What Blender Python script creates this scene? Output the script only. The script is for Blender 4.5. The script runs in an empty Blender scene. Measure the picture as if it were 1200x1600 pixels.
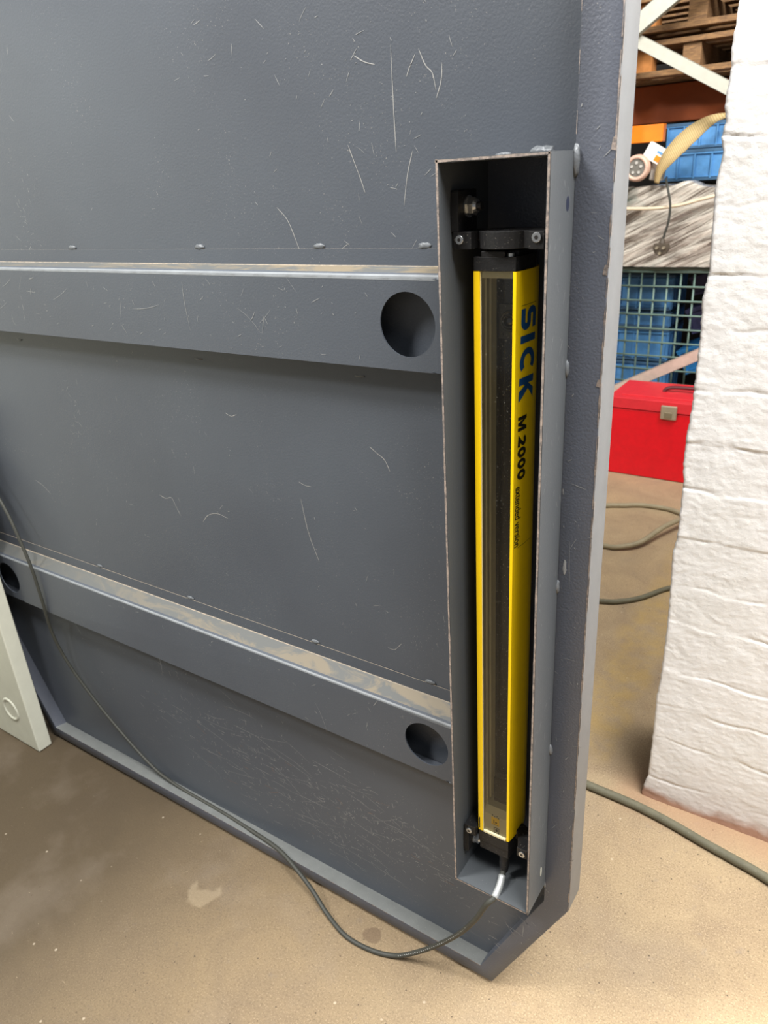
import bpy, bmesh, math, random
from mathutils import Vector, Matrix, noise
random.seed(7)
SC = bpy.context.scene
S = 0.87                      # metres per layout unit; layout origin is 1.6 units above the floor
def W(p): return Vector((p[0]*S, p[1]*S, (p[2]+1.6)*S))

# ------------------------------------------------------------------ camera
cam_d = bpy.data.cameras.new('camera'); cam = bpy.data.objects.new('camera', cam_d)
SC.collection.objects.link(cam); SC.camera = cam
cx = Vector((0.8313535, 0.55259794, -0.05904979)); dn = Vector((0.18318725, -0.37279908, -0.90965008))
fw = Vector((-0.52468447, 0.74542361, -0.41115672))
m = Matrix(((cx[0], -dn[0], -fw[0], 0), (cx[1], -dn[1], -fw[1], 0), (cx[2], -dn[2], -fw[2], 0), (0, 0, 0, 1)))
m.translation = W((0, 0, 0)); cam.matrix_world = m
cam_d.sensor_fit = 'VERTICAL'; cam_d.sensor_height = 36; cam_d.sensor_width = 27
cam_d.lens = 1160/1600*36; cam_d.clip_start = .02
cam_d.dof.use_dof = True; cam_d.dof.focus_distance = 1.08; cam_d.dof.aperture_fstop = 9

# ------------------------------------------------------------------ world, lamps, exposure
world = bpy.data.worlds.new('hall_light'); SC.world = world; world.use_nodes = True
bgn = world.node_tree.nodes['Background']; bgn.inputs[0].default_value = (.97, .98, 1, 1); bgn.inputs[1].default_value = .24
def area(name, loc, target, sx, sy, power, col=(1, .97, .92)):
    d = bpy.data.lights.new(name, 'AREA'); d.shape = 'RECTANGLE'; d.size = sx; d.size_y = sy; d.energy = power; d.color = col
    o = bpy.data.objects.new(name, d); SC.collection.objects.link(o)
    o.location = W(loc); o.rotation_euler = (W(target)-W(loc)).to_track_quat('-Z', 'Y').to_euler(); return o
area('unseen_lamp', (-3.9, -2.4, 3.6), (-.6, .9, -.9), 0.8, 0.7, 190, (1, .97, .93))
area('unseen_lamp', (-1.55, -.12, 1.75), (-1.2, .9, -.9), .45, .35, 52, (1, .975, .94))
area('unseen_lamp', (1.5, .45, 3.1), (.1, 1.3, -1.4), 2.2, 1.3, 385, (1, .985, .965))
area('unseen_lamp', (.5, 2.5, 2.6), (-.9, 4.4, -.5), 1.2, 1.2, 130, (1, .96, .9))  # added fill, hidden behind the wall, brightening the rack and beams
SC.view_settings.view_transform = 'Standard'; SC.view_settings.look = 'None'
SC.view_settings.exposure = 0.0; SC.view_settings.gamma = 1; SC.view_settings.use_curve_mapping = False

# ------------------------------------------------------------------ materials
def lin(h):
    h = h.lstrip('#'); c = [int(h[i:i+2], 16)/255 for i in (0, 2, 4)]
    return tuple(((x+.055)/1.055)**2.4 if x > .04 else x/12.92 for x in c)+(1,)
class N:
    def __init__(s, name):
        s.m = bpy.data.materials.new(name); s.m.use_nodes = True; s.t = s.m.node_tree; s.b = s.t.nodes['Principled BSDF']
        s.geo = s.t.nodes.new('ShaderNodeNewGeometry').outputs['Position']
    def n(s, kind, **k):
        x = s.t.nodes.new('ShaderNode'+kind)
        for a, v in k.items(): setattr(x, a, v)
        return x
    def L(s, a, b): s.t.links.new(a, b)
    def map(s, scale=(1, 1, 1), rot=(0, 0, 0), loc=(0, 0, 0)):
        x = s.n('Mapping'); s.L(s.geo, x.inputs[0]); x.inputs[1].default_value = loc; x.inputs[2].default_value = rot; x.inputs[3].default_value = scale
        return x.outputs[0]
    def noise(s, sc, detail=3, rough=.5, vec=None, dist=0):
        x = s.n('TexNoise'); s.L(vec or s.geo, x.inputs['Vector']); x.inputs['Scale'].default_value = sc
        x.inputs['Detail'].default_value = detail; x.inputs['Roughness'].default_value = rough; x.inputs['Distortion'].default_value = dist
        return x.outputs[0]
    def ramp(s, v, *st):
        x = s.n('ValToRGB'); s.L(v, x.inputs[0]); e = x.color_ramp.elements
        while len(e) < len(st): e.new(.5)
        for el, (p, c) in zip(e, st): el.position = p; el.color = c if isinstance(c, tuple) else (c, c, c, 1)
        return x.outputs[0]
    def mix(s, f, a, b, mode='MIX'):
        x = s.n('MixRGB', blend_type=mode)
        for i, v in ((0, f), (1, a), (2, b)):
            if isinstance(v, (int, float)): x.inputs[i].default_value = v if i == 0 else (v, v, v, 1)
            elif isinstance(v, tuple): x.inputs[i].default_value = v
            else: s.L(v, x.inputs[i])
        return x.outputs[0]
    def mapr(s, v, a, b, c=0, d=1):
        x = s.n('MapRange'); s.L(v, x.inputs[0])
        for i, q in enumerate((a, b, c, d)): x.inputs[i+1].default_value = q
        return x.outputs[0]
    def math(s, op, a, b=0):
        x = s.n('Math', operation=op)
        for i, v in ((0, a), (1, b)):
            if isinstance(v, (int, float)): x.inputs[i].default_value = v
            else: s.L(v, x.inputs[i])
        return x.outputs[0]
    def xyz(s):
        x = s.n('SeparateXYZ'); s.L(s.geo, x.inputs[0]); return x.outputs
    def bump(s, h, strength, dist=.002, prev=None):
        x = s.n('Bump'); x.inputs['Strength'].default_value = strength; x.inputs['Distance'].default_value = dist; s.L(h, x.inputs['Height'])
        if prev: s.L(prev, x.inputs['Normal'])
        s.L(x.outputs[0], s.b.inputs['Normal']); return x.outputs[0]
    def set(s, base=None, rough=None, metal=None, spec=None, coat=None):
        for k, v in (('Base Color', base), ('Roughness', rough), ('Metallic', metal), ('Specular IOR Level', spec), ('Coat Weight', coat)):
            if v is None: continue
            if isinstance(v, (int, float, tuple)): s.b.inputs[k].default_value = v
            else: s.L(v, s.b.inputs[k])
        return s
def plain(name, col, rough=.5, metal=0, spec=.5, bump=0, bs=200, var=.12, dust=0):
    q = N(name); c = lin(col); f = q.noise(30, 4, .6)
    base = q.mix(q.ramp(f, (.35, 0.), (.7, 1.)), c, tuple(x*(1-var) for x in c[:3])+(1,))
    if dust:
        sp = q.ramp(q.noise(420, 2, .6), (.66, 0.), (.72, 1.)); base = q.mix(q.math('MULTIPLY', sp, dust), base, lin('#b5aea2'))
    q.set(base, rough, metal, spec)
    if bump: q.bump(q.noise(bs, 2), bump, .001)
    return q.m

def paint_material(name, col_a, col_b, pebble=.35, rough=.42):
    q = N(name); n1 = q.noise(2.2, 3, .55); base = q.mix(q.ramp(n1, (.35, 0.), (.7, 1.)), lin(col_a), lin(col_b))
    z = q.xyz()[2]
    scuffv = q.map((1.2, 1, 9), (0, .33, 0)); sc = q.ramp(q.noise(7, 6, .75, scuffv, 1.5), (.60, 0.), (.74, 1.))
    low = q.mapr(z, .42, .10, .02, .30); base = q.mix(q.math('MULTIPLY', sc, low), base, lin('#84837f'))
    sp = q.ramp(q.noise(520, 1, .5), (.73, 0.), (.76, 1.)); pa = q.ramp(q.noise(9, 3, .6), (.48, 0.), (.66, 1.))
    base = q.mix(q.math('MULTIPLY', q.math('MULTIPLY', sp, pa), .6), base, lin('#a8a49c'))
    q.set(base, q.mapr(n1, .2, .8, rough-.05, rough+.08), 0, .5)
    b = q.bump(q.noise(330, 2, .5), pebble, .0009); q.bump(q.noise(6, 2), .12, .01, b)
    return q.m
M_panel = paint_material('dark_blue_grey_paint', '#474c54', '#4d535b', .28, .40)
M_rim = paint_material('dark_blue_grey_hammer_paint', '#4a4e57', '#50545e', .5, .36)
M_house = paint_material('grey_paint', '#4b4f53', '#505457', .15, .42)
M_side = plain('light_grey_edge_paint', '#7a7c7e', .5, 0, .4, .1, 300, .08)
def worn():
    q = N('worn_bare_edge'); f = q.ramp(q.noise(160, 4, .7), (.36, 0.), (.62, 1.))
    q.set(q.mix(f, lin('#6f6a68'), lin('#a89a90')), .55, .25, .4); q.bump(q.noise(400, 2), .3, .001); return q.m
M_worn = worn()
M_scr = plain('bare_scratch', '#8f9192', .5, .1, .4)
M_scr0 = plain('long_bare_scratch', '#a0a09e', .5, .1, .4)
M_scr2 = plain('rusty_scratch', '#7d6a60', .6, .1, .4)
M_weld = plain('painted_weld', '#5f6367', .45, .1, .5, .5, 260)
def dusty():
    q = N('dusty_grey_paint'); v = q.map((1, 3, 1)); f = q.ramp(q.noise(9, 6, .65, v, 1.2), (.47, 0.), (.58, 1.))
    x = q.xyz()[0]; g = q.mapr(x, -1.5, -.55, .15, .9)
    base = q.mix(q.math('MULTIPLY', f, g), lin('#565857'), lin('#7a6f5b')); q.set(base, .55, 0, .35); q.bump(q.noise(90, 4), .2, .001); return q.m
M_dust = dusty()
def thin_dust():
    q = N('dusty_ledge'); f = q.ramp(q.noise(120, 3, .6), (.4, 0.), (.6, 1.)); q.set(q.mix(f, lin('#7d766a'), lin('#978b7b')), .6, 0, .3); return q.m
M_line = thin_dust()
M_ledge = plain('scuffed_lit_ledge', '#6a6d6c', .5, 0, .4, .1, 300, .15, .3)  # paler than the rim: light from above put into the colour

def concrete():
    q = N('concrete_floor'); n1 = q.noise(1.1, 4, .6); n2 = q.noise(6, 6, .65, None, .6); n3 = q.noise(240, 4, .75); n4 = q.noise(28, 5, .7)
    base = q.mix(q.ramp(n1, (.38, 0.), (.62, 1.)), lin('#a79477'), lin('#ac9573'))
    base = q.mix(q.ramp(n2, (.38, 0.), (.68, 1.)), base, lin('#978369'))
    base = q.mix(q.math('MULTIPLY', q.ramp(n3, (.50, 0.), (.68, 1.)), .6), base, lin('#5f5140'))
    base = q.mix(q.math('MULTIPLY', q.ramp(q.noise(310, 3, .7), (.54, 0.), (.66, 1.)), .5), base, lin('#d9c2a0'))
    base = q.mix(q.math('MULTIPLY', q.ramp(n4, (.60, 0.), (.72, 1.)), .35), base, lin('#8a8078'))
    x, y, z = q.xyz()
    # floor darkens leftwards: dark concrete, with machine shade painted in
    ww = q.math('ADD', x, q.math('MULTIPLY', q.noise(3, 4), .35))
    left_dark_shade = q.mapr(ww, .15, -1.15, 0, .95); left_dark_shade = q.math('MULTIPLY', left_dark_shade, q.mapr(y, 1.6, 1.1, 0, 1)); base = q.mix(left_dark_shade, base, lin('#443a2c'))
    grey = q.math('MULTIPLY', q.ramp(q.noise(3.2, 5, .6, q.map((1, 1, 1), (0, 0, 0), (3.1, 1.7, 0))), (.52, 0.), (.66, 1.)), .16)
    base = q.mix(grey, base, lin('#8f8478'))
    # small pale chips and dark pits
    def vor(sc, th, soft):
        v = q.n('TexVoronoi'); q.L(q.geo, v.inputs['Vector']); v.inputs['Scale'].default_value = sc; v.inputs['Randomness'].default_value = 1
        return q.ramp(v.outputs['Distance'], (th, 1.), (th+soft, 0.))
    base = q.mix(q.math('MULTIPLY', vor(17, .028, .03), .3), base, lin('#e6d8c0'))
    base = q.mix(q.math('MULTIPLY', vor(34, .045, .03), .8), base, lin('#4a3e32'))
    def spot(cx_, cy_, r, jag):
        d = q.n('VectorMath', operation='DISTANCE'); q.L(q.geo, d.inputs[0]); d.inputs[1].default_value = (cx_, cy_, 0)
        return q.mapr(q.math('ADD', d.outputs['Value'], q.math('MULTIPLY', q.math('SUBTRACT', q.noise(38, 3), .5), jag)), r, r*.8, 0, 1)
    base = q.mix(q.math('MULTIPLY', spot(-.649, .788, .020, .02), .6), base, lin('#5d4c3c'))
    cres = q.math('MULTIPLY', spot(-1.020, .680, .040, .035), q.math('SUBTRACT', 1, spot(-1.030, .712, .034, .03)))
    base = q.mix(q.math('MULTIPLY', cres, .13), base, lin('#d0bfa0'))
    streak = q.ramp(q.noise(9, 6, .8, q.map((1.2, 5, 1), (0, 0, .9))), (.68, 0.), (.72, 1.)); streak = q.math('MULTIPLY', streak, q.ramp(q.noise(60, 4, .7), (.5, 0.), (.62, 1.))); base = q.mix(q.math('MULTIPLY', streak, .55), base, lin('#c9b698'))
    fl = q.math('MULTIPLY', q.ramp(q.noise(75, 5, .75, q.map((1, 2.2, 1), (0, 0, .6))), (.66, 0.), (.70, 1.)), q.ramp(q.noise(4, 3), (.42, 0.), (.6, 1.)))
    base = q.mix(q.math('MULTIPLY', fl, .55), base, lin('#cdbb9c'))
    # reddish dust along the foot of the wall
    wy = q.math('ADD', y, q.math('MULTIPLY', q.noise(9, 5), .10))
    inside = q.math('MULTIPLY', q.mapr(wy, 1.385, 1.455, 0, 1), q.mapr(wy, 1.62, 1.50, 0, 1)); inside = q.math('MULTIPLY', inside, q.mapr(q.math('ADD', x, q.math('MULTIPLY', q.noise(14, 3), .05)), -.36, -.30, 0, 1))
    base = q.mix(q.math('MULTIPLY', inside, .5), base, lin('#a88468'))
    # faded yellow floor marking
    nx = q.math('ADD', x, q.math('MULTIPLY', q.noise(5, 3), .12))
    yl = q.math('MULTIPLY', q.math('MULTIPLY', q.mapr(nx, -.52, -.46, 0, 1), q.mapr(nx, -.36, -.33, 1, 0)), q.mapr(y, 1.46, 1.52, 0, 1))
    yl = q.math('MULTIPLY', yl, q.ramp(q.noise(12, 5, .7), (.38, 0.), (.6, 1.)))
    base = q.mix(q.math('MULTIPLY', yl, .4), base, lin('#c0a055'))
    q.set(base, q.mapr(n2, .3, .7, .55, .75), 0, .3)
    q.bump(q.noise(160, 5, .7), .35, .0025)
    return q.m
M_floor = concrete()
def wallm():
    q = N('white_painted_brick'); x, y, z = q.xyz()
    base = q.mix(q.ramp(q.noise(4, 5, .6), (.4, 0.), (.7, 1.)), lin('#f5f4f3'), lin('#efeeeb'))
    base = q.mix(q.math('MULTIPLY', q.ramp(q.noise(55, 6, .75), (.66, 0.), (.74, 1.)), .35), base, lin('#a79f90'))
    zz = q.math('ADD', z, q.math('MULTIPLY', q.noise(10, 5), .10))
    base = q.mix(q.math('MULTIPLY', q.mapr(zz, .23, .06, 0, 1), .30), base, lin('#b79c8c'))
    base = q.mix(q.math('MULTIPLY', q.mapr(zz, .075, .055, 0, 1), .8), base, lin('#a5714f'))
    q.set(base, .62, 0, .35)
    b = q.bump(q.noise(40, 6, .65), .30, .004); q.bump(q.noise(230, 4, .7), .35, .0012, b); return q.m
M_wall = wallm()
M_yellow = plain('yellow_powder_coat', '#f8d000', .38, 0, .5, .05, 500, .03)
M_black = plain('black_plastic', '#19191a', .5, 0, .35, .25, 500, .2, .25)
M_blackg = plain('glossy_black_strip', '#14110f', .15, 0, .5, 0, 10, .1, .6)
M_olive = plain('olive_grey_profile', '#dcd2a6', .45, 0, .4, 0, 10, .1, .3)
M_base = plain('olive_grey_base', '#d4cca8', .5, 0, .4, 0, 10, .08, .3)
M_chrome = plain('zinc_plated_steel', '#c9cccd', .28, .9, .5)
M_stud = plain('dark_steel', '#4c4a48', .4, .8, .5)
M_blue = plain('blue_lettering', '#10497e', .45)
M_blk = plain('black_lettering', '#16140c', .5)
M_cable = plain('dark_grey_cable', '#3b3c37', .55, 0, .4, .2, 300, .2)
M_hose = plain('grey_rubber_cable', '#6d6a58', .6, 0, .3, .4, 300, .2, .4)
M_hose2 = plain('beige_cable', '#9b9076', .6, 0, .3, .2, 300, .2)
M_tape = plain('silver_tape', '#aeb2b2', .35, .3)
M_white = plain('cream_white_paint', '#c9cabb', .5, 0, .4, .12, 200, .06, .25)
M_redlid = plain('faded_red_paint', '#d22a34', .45, 0, .4, 0, 10, .12)
M_red = plain('red_paint', '#d6061c', .35, 0, .5, 0, 10, .12)
M_nickel = plain('nickel_latch', '#b6ab95', .4, .6)
M_bluecrate = plain('blue_plastic', '#5c9bd6', .5, 0, .4, 0, 10, .2, .2)
M_bluecrate2 = plain('bright_blue_plastic', '#2c7fc0', .5, 0, .4, 0, 10, .2)
M_craterim = plain('grey_blue_rim', '#4a6f92', .55, 0, .3, 0, 10, .2, .3)
M_navy = plain('navy_plastic', '#3b3d63', .5, 0, .4, 0, 10, .2)
M_teal = plain('green_wire', '#6a8279', .5, .1)
M_rack = plain('off_white_rack_paint', '#b4b4a8', .5, 0, .4, .1, 200, .1, .5)
M_pinkr = plain('dusty_rack_paint', '#c8b4a6', .6, 0, .3, 0, 10, .2)
M_orange = plain('orange_beam_paint', '#ff8a10', .45)
M_brown = plain('brown_orange_paint', '#a04a14', .6)
def webbing():
    q = N('beige_webbing'); wv = q.n('TexWave'); q.L(q.map((1, 1, 1), (0, math.radians(35), 0)), wv.inputs[0]); wv.inputs['Scale'].default_value = 38; wv.inputs['Distortion'].default_value = .6
    q.set(q.mix(wv.outputs[1], lin('#a58f63'), lin('#c2ac7e')), .8, 0, .2); q.bump(wv.outputs[1], .3, .002); return q.m
M_strap = webbing()
M_pinkp = plain('pale_pink_plastic', '#cfae9c', .5)
M_greyp = plain('pale_grey_plastic', '#b9b6b0', .5)
M_dark = plain('unlit_hall_dark', '#1c1916', .8)  # back wall near black: darkness of the unlit hall put into the colour
def wood():
    q = N('weathered_wood'); f = q.noise(14, 5, .7, q.map((1.5, 4, 14)), 1.5)
    q.set(q.mix(q.ramp(f, (.35, 0.), (.65, 1.)), lin('#96744f'), lin('#5d4838')), .8, 0, .2); q.bump(f, .5, .004); return q.m
M_wood = wood()
M_block = plain('pale_wood_block', '#c9884e', .8, 0, .2, .3, 60, .3)
def wrapm():
    q = N('stretch_wrap_film'); rot = q.map((1, 1, 1), (0, math.radians(26), 0)); m2 = q.n('Mapping'); q.L(rot, m2.inputs[0]); m2.inputs[3].default_value = (.8, 1, 9); f = q.noise(4.5, 7, .68, m2.outputs[0], .7); g = q.noise(5, 4, .6)
    base = q.mix(q.ramp(f, (.40, 0.), (.5, .5), (.60, 1.)), lin('#6d6359'), lin('#ddd6ca'))
    base = q.mix(q.math('MULTIPLY', q.ramp(g, (.55, 0.), (.66, 1.)), .5), base, lin('#5d7f78'))
    q.set(base, .2, 0, .7); q.bump(f, .8, .03); return q.m
M_wrap = wrapm()
def glassm():
    q = N('clear_window_film'); t = q.t; out = [n for n in t.nodes if n.type == 'OUTPUT_MATERIAL'][0]
    tr = q.n('BsdfTransparent'); tr.inputs[0].default_value = (.97, .97, .94, 1); gl = q.n('BsdfGlossy'); gl.inputs['Roughness'].default_value = .08
    fr = q.n('Fresnel'); fr.inputs[0].default_value = 1.45; m1 = q.n('MixShader'); q.L(fr.outputs[0], m1.inputs[0]); q.L(tr.outputs[0], m1.inputs[1]); q.L(gl.outputs[0], m1.inputs[2])
    df = q.n('BsdfDiffuse'); df.inputs[0].default_value = (.6, .58, .5, 1); m2 = q.n('MixShader')
    q.L(q.math('ADD', q.math('MULTIPLY', q.ramp(q.noise(300, 3, .7), (.66, 0.), (.72, 1.)), .25), .008), m2.inputs[0]); q.L(m1.outputs[0], m2.inputs[1]); q.L(df.outputs[0], m2.inputs[2]); q.L(m2.outputs[0], out.inputs[0]); return q.m
M_glass = glassm()

# ------------------------------------------------------------------ builders (layout coordinates)
class MB:
    def __init__(s): s.v = []; s.f = []; s.mi = []
    def add(s, vs, fs, mi=0):
        o = len(s.v); s.v += [Vector(v) for v in vs]; s.f += [tuple(i+o for i in f) for f in fs]; s.mi += [mi]*len(fs); return s
    def box(s, x0, x1, y0, y1, z0, z1, mi=0, mat=None):
        vs = [Vector((x, y, z)) for z in (z0, z1) for y in (y0, y1) for x in (x0, x1)]
        if mat: vs = [mat @ v for v in vs]
        return s.add(vs, [(0, 2, 3, 1), (4, 5, 7, 6), (0, 1, 5, 4), (2, 6, 7, 3), (0, 4, 6, 2), (1, 3, 7, 5)], mi)
    def prism(s, poly, axis, a, b, mi=0):      # poly in the other two axes, extruded along axis
        def P(u, v, w): return {'x': (w, u, v), 'y': (u, w, v), 'z': (u, v, w)}[axis]
        n = len(poly); vs = [P(u, v, a) for u, v in poly]+[P(u, v, b) for u, v in poly]
        return s.add(vs, [tuple(range(n)), tuple(range(2*n-1, n-1, -1))]+[(i, i+n, (i+1) % n+n, (i+1) % n) for i in range(n)], mi)
    def strip(s, pts, x0, x1, mis=None):       # profile of (y, z) swept along x
        for i in range(len(pts)-1):
            (y0, z0), (y1, z1) = pts[i], pts[i+1]
            s.add([(x0, y0, z0), (x1, y0, z0), (x1, y1, z1), (x0, y1, z1)], [(0, 1, 2, 3)], mis[i] if mis else 0)
        return s
    def tube(s, pts, r, n=12, mi=0, caps=True):
        pts = [Vector(p) for p in pts]; rs = r if isinstance(r, (list, tuple)) else [r]*len(pts); vs = []; ref = None
        for i, p in enumerate(pts):
            d = (pts[min(i+1, len(pts)-1)]-pts[max(i-1, 0)]).normalized()
            if ref is None: ref = d.orthogonal()
            a = (ref-d*ref.dot(d)).normalized(); ref = a; b = d.cross(a)
            vs += [p+(a*math.cos(t)+b*math.sin(t))*rs[i] for t in (2*math.pi*k/n for k in range(n))]
        fs = [(i*n+k, i*n+(k+1) % n, (i+1)*n+(k+1) % n, (i+1)*n+k) for i in range(len(pts)-1) for k in range(n)]
        if caps: fs += [tuple(range(n-1, -1, -1)), tuple(range((len(pts)-1)*n, len(pts)*n))]
        return s.add(vs, fs, mi)
    def blob(s, c, rx, ry, rz, mi=0, jit=.2, n=8):
        vs = []; 
        for i in range(n+1):
            for k in range(n*2):
                t = math.pi*i/n; p = math.pi*k/n; j = 1+random.uniform(-jit, jit) if 0 < i < n else 1
                vs.append((c[0]+rx*math.sin(t)*math.cos(p)*j, c[1]+ry*math.sin(t)*math.sin(p)*j, c[2]+rz*math.cos(t)*j))
        return s.add(vs, [(i*n*2+k, (i+1)*n*2+k, (i+1)*n*2+(k+1) % (n*2), i*n*2+(k+1) % (n*2)) for i in range(n) for k in range(n*2)], mi)
    def build(s, name, mats, parent=None, smooth=False, bevel=0, solid=0, fix=True, auto=None):
        ws = [W(v) for v in s.v]
        if parent: org = parent['_org']
        else:
            xs = [[w[i] for w in ws] for i in range(3)]; org = [(min(xs[0])+max(xs[0]))/2, (min(xs[1])+max(xs[1]))/2, min(xs[2])]
        org = Vector(org); me = bpy.data.meshes.new(name); me.from_pydata([w-org for w in ws], [], s.f)
        for mt in (mats if isinstance(mats, (list, tuple)) else [mats]): me.materials.append(mt)
        for p, i in zip(me.polygons, s.mi): p.material_index = i; p.use_smooth = smooth
        if fix:
            bm = bmesh.new(); bm.from_mesh(me); bmesh.ops.recalc_face_normals(bm, faces=bm.faces); bm.to_mesh(me); bm.free()
        o = bpy.data.objects.new(name, me); SC.collection.objects.link(o)
        if parent: o.parent = parent
        else: o.location = org
        o['_org'] = tuple(org)
        if smooth and auto: me.set_sharp_from_angle(angle=math.radians(auto))
        if solid: md = o.modifiers.new('thickness', 'SOLIDIFY'); md.thickness = solid*S; md.offset = 0
        if bevel: md = o.modifiers.new('bevel', 'BEVEL'); md.width = bevel*S; md.segments = 3; md.limit_method = 'ANGLE'; md.angle_limit = math.radians(35); md.harden_normals = False
        return o
def tag(o, label, cat, group=None):
    o['label'] = label; o['category'] = cat
    if group: o['group'] = group
    return o
def thing(name, loc, label, cat, group=None):
    o = bpy.data.objects.new(name, None); SC.collection.objects.link(o); o.location = W(loc); o['_org'] = tuple(W(loc)); o.empty_display_size = .05
    return tag(o, label, cat, group)
def copy_tree(o, offset, label, parent=None):
    c = o.copy(); SC.collection.objects.link(c)
    if parent: c.parent = parent
    else: c.location = o.location+Vector(offset)*S; c['label'] = label
    for ch in [x for x in SC.objects if x.parent == o]: copy_tree(ch, None, None, c)
    return c
def rotm(c, ang, axis='Y'): return Matrix.Translation(Vector(c)) @ Matrix.Rotation(math.radians(ang), 4, axis) @ Matrix.Translation(-Vector(c))
def spline(pts, n=10):
    P = [Vector(p) for p in pts]; P = [2*P[0]-P[1]]+P+[2*P[-1]-P[-2]]; out = []
    for i in range(1, len(P)-2):
        for k in range(n):
            t = k/n; a, b, c, d = P[i-1:i+3]
            out.append(.5*((2*b)+(c-a)*t+(2*a-5*b+4*c-d)*t*t+(3*b-a-3*c+d)*t**3))
    return out+[P[-2]]
def circ(cx_, cy_, r, n=32, a0=0): return [(cx_+r*math.cos(a0+2*math.pi*k/n), cy_+r*math.sin(a0+2*math.pi*k/n)) for k in range(n)]

# ------------------------------------------------------------------ the room
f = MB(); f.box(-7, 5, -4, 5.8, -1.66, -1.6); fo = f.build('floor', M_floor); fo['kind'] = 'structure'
b = MB(); b.box(-7, 5, 5.8, 5.9, -1.6, 4.2); bo = b.build('wall_back', M_dark); bo['kind'] = 'structure'
# white painted brick wall: real relief, courses and a ragged corner
zc = [.5, .38, .26, .142, .029, -.089, -.22, -.321, -.449, -.568, -.678, -.797, -.925, -1.026, -1.168, -1.276, -1.384, -1.522, -1.62]
ragged = [(.242, -.327), (.214, -.328), (.166, -.3305), (.142, -.328), (.117, -.329), (.091, -.332), (.055, -.327), (.029, -.331), (.002, -.325), (-.031, -.329), (-.064, -.332), (-.116, -.329), (-.181, -.327), (-.205, -.325), (-.267, -.332), (-.331, -.328), (-.494, -.328), (-.552, -.332), (-.612, -.333), (-.665, -.328), (-.785, -.327), (-.853, -.334), (-.904, -.331), (-1.047, -.327), (-1.201, -.328), (-1.262, -.333), (-1.345, -.331), (-1.521, -.332), (-1.584, -.343), (-1.7, -.343)]
def edge_x(z):
    if z > .242: return -.328+.003*math.sin(z*31)
    for (z0, x0), (z1, x1) in zip(ragged, ragged[1:]):
        if z1 <= z <= z0: return x0+(x1-x0)*(z0-z)/(z0-z1)
    return -.34
def wall_y(x, z):
    k = min(range(len(zc)), key=lambda i: abs(zc[i]-z+.004*math.sin(x*40+i*2))); dz = abs(z-zc[k]-.004*math.sin(x*37+k*2)-.003*noise.noise(Vector((x*30, k, 0))))
    gr = math.exp(-(dz/.0028)**2)*max(0, .0012+.0034*noise.noise(Vector((x*13, z*8, k*3.1))))
    row = sum(1 for q in zc if q > z); brick = noise.noise(Vector((row*7.3, 1.5, .3)))*.002
    lump = noise.fractal(Vector((x*16, z*24, 2)), 1, 2.1, 4)*.0010+noise.fractal(Vector((x*60, z*110, 5)), 1, 2, 4)*.0006
    return 1.6345+gr+brick-lump
w = MB(); nx, nz = 190, 620; x1 = .42; vs = []
for j in range(nz+1):
    z = -1.6+2.15*j/nz; ex = edge_x(z)+noise.fractal(Vector((z*60, 0, 3)), 1, 2, 3)*.0018
    for i in range(-6, nx+1):
        if i < 0: vs.append((ex+.0012*(-i), 1.6365+.008*(-i), z))
        else:
            t = i/nx; xx = ex+(x1-ex)*t**1.15; d = xx-ex; y = wall_y(xx, z)+.003*math.exp(-d/.002); vs.append((xx, y, z))
row = nx+7
w.add(vs, [(j*row+i, j*row+i+1, (j+1)*row+i+1, (j+1)*row+i) for j in range(nz) for i in range(row-1)])
w.box(x1-.02, 5, 1.6345, 1.95, -1.6, 1.9); w.box(-.325, x1, 1.68, 1.95, -1.6, .55); w.box(-.328, x1, 1.6345, 1.95, .549, 1.9)
wo = w.build('wall_right', M_wall, None, True, auto=50, fix=False); wo['kind'] = 'structure'

# ------------------------------------------------------------------ the dark steel door
YR, YP = .941, .978
XL, XR_, ZT = -2.192, -.303, .75
iXL, iXR = -2.143, -.352
door = thing('steel_guard_door', (-1.25, .97, -1.59), 'large dark blue-grey scratched steel guard door with raised rim and two cross rails', 'door')
outer = [(XR_, ZT), (XR_, -1.262), (-.460, -1.588), (-2.035, -1.588), (XL, -1.262), (XL, ZT)]
inner = [(iXR, ZT-.05), (iXR, -1.267), (-.4865, -1.5545), (-2.0085, -1.5545), (iXL, -1.267), (iXL, ZT-.05)]
rim = MB(); n = 6
vs = [(x, YR, z) for x, z in outer]+[(x, YR, z) for x, z in inner]+[(x, .997, z) for x, z in outer]+[(x, YP, z-(.006 if abs(z+1.5545) < .01 else 0)) for x, z in inner]
rim.add(vs, [(i, (i+1) % n, n+(i+1) % n, n+i) for i in range(n)], 0)
rim.add(vs, [(i, (i+1) % n, 2*n+(i+1) % n, 2*n+i) for i in (0, 1, 2, 3, 4, 5)], 1)
rim.add(vs, [(n+i, n+(i+1) % n, 3*n+(i+1) % n, 3*n+i) for i in (0, 1, 3, 4, 5)], 0)
rim.add(vs, [(n+2, n+3, 3*n+3, 3*n+2)], 2)
ro = MB(); ro.v = rim.v; ro.f = rim.f; ro.mi = rim.mi
ro = ro.build('rim_frame', [M_rim, M_side, M_ledge], door, True, auto=30)
bm = bmesh.new(); bm.from_mesh(ro.data); bmesh.ops.remove_doubles(bm, verts=bm.verts, dist=1e-5); bmesh.ops.recalc_face_normals(bm, faces=bm.faces); bm.to_mesh(ro.data); bm.free()
md = ro.modifiers.new('bevel', 'BEVEL'); md.width = .0016; md.segments = 2; md.limit_method = 'ANGLE'
wr = MB()                                   # chipped bare lines on the rim folds
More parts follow.
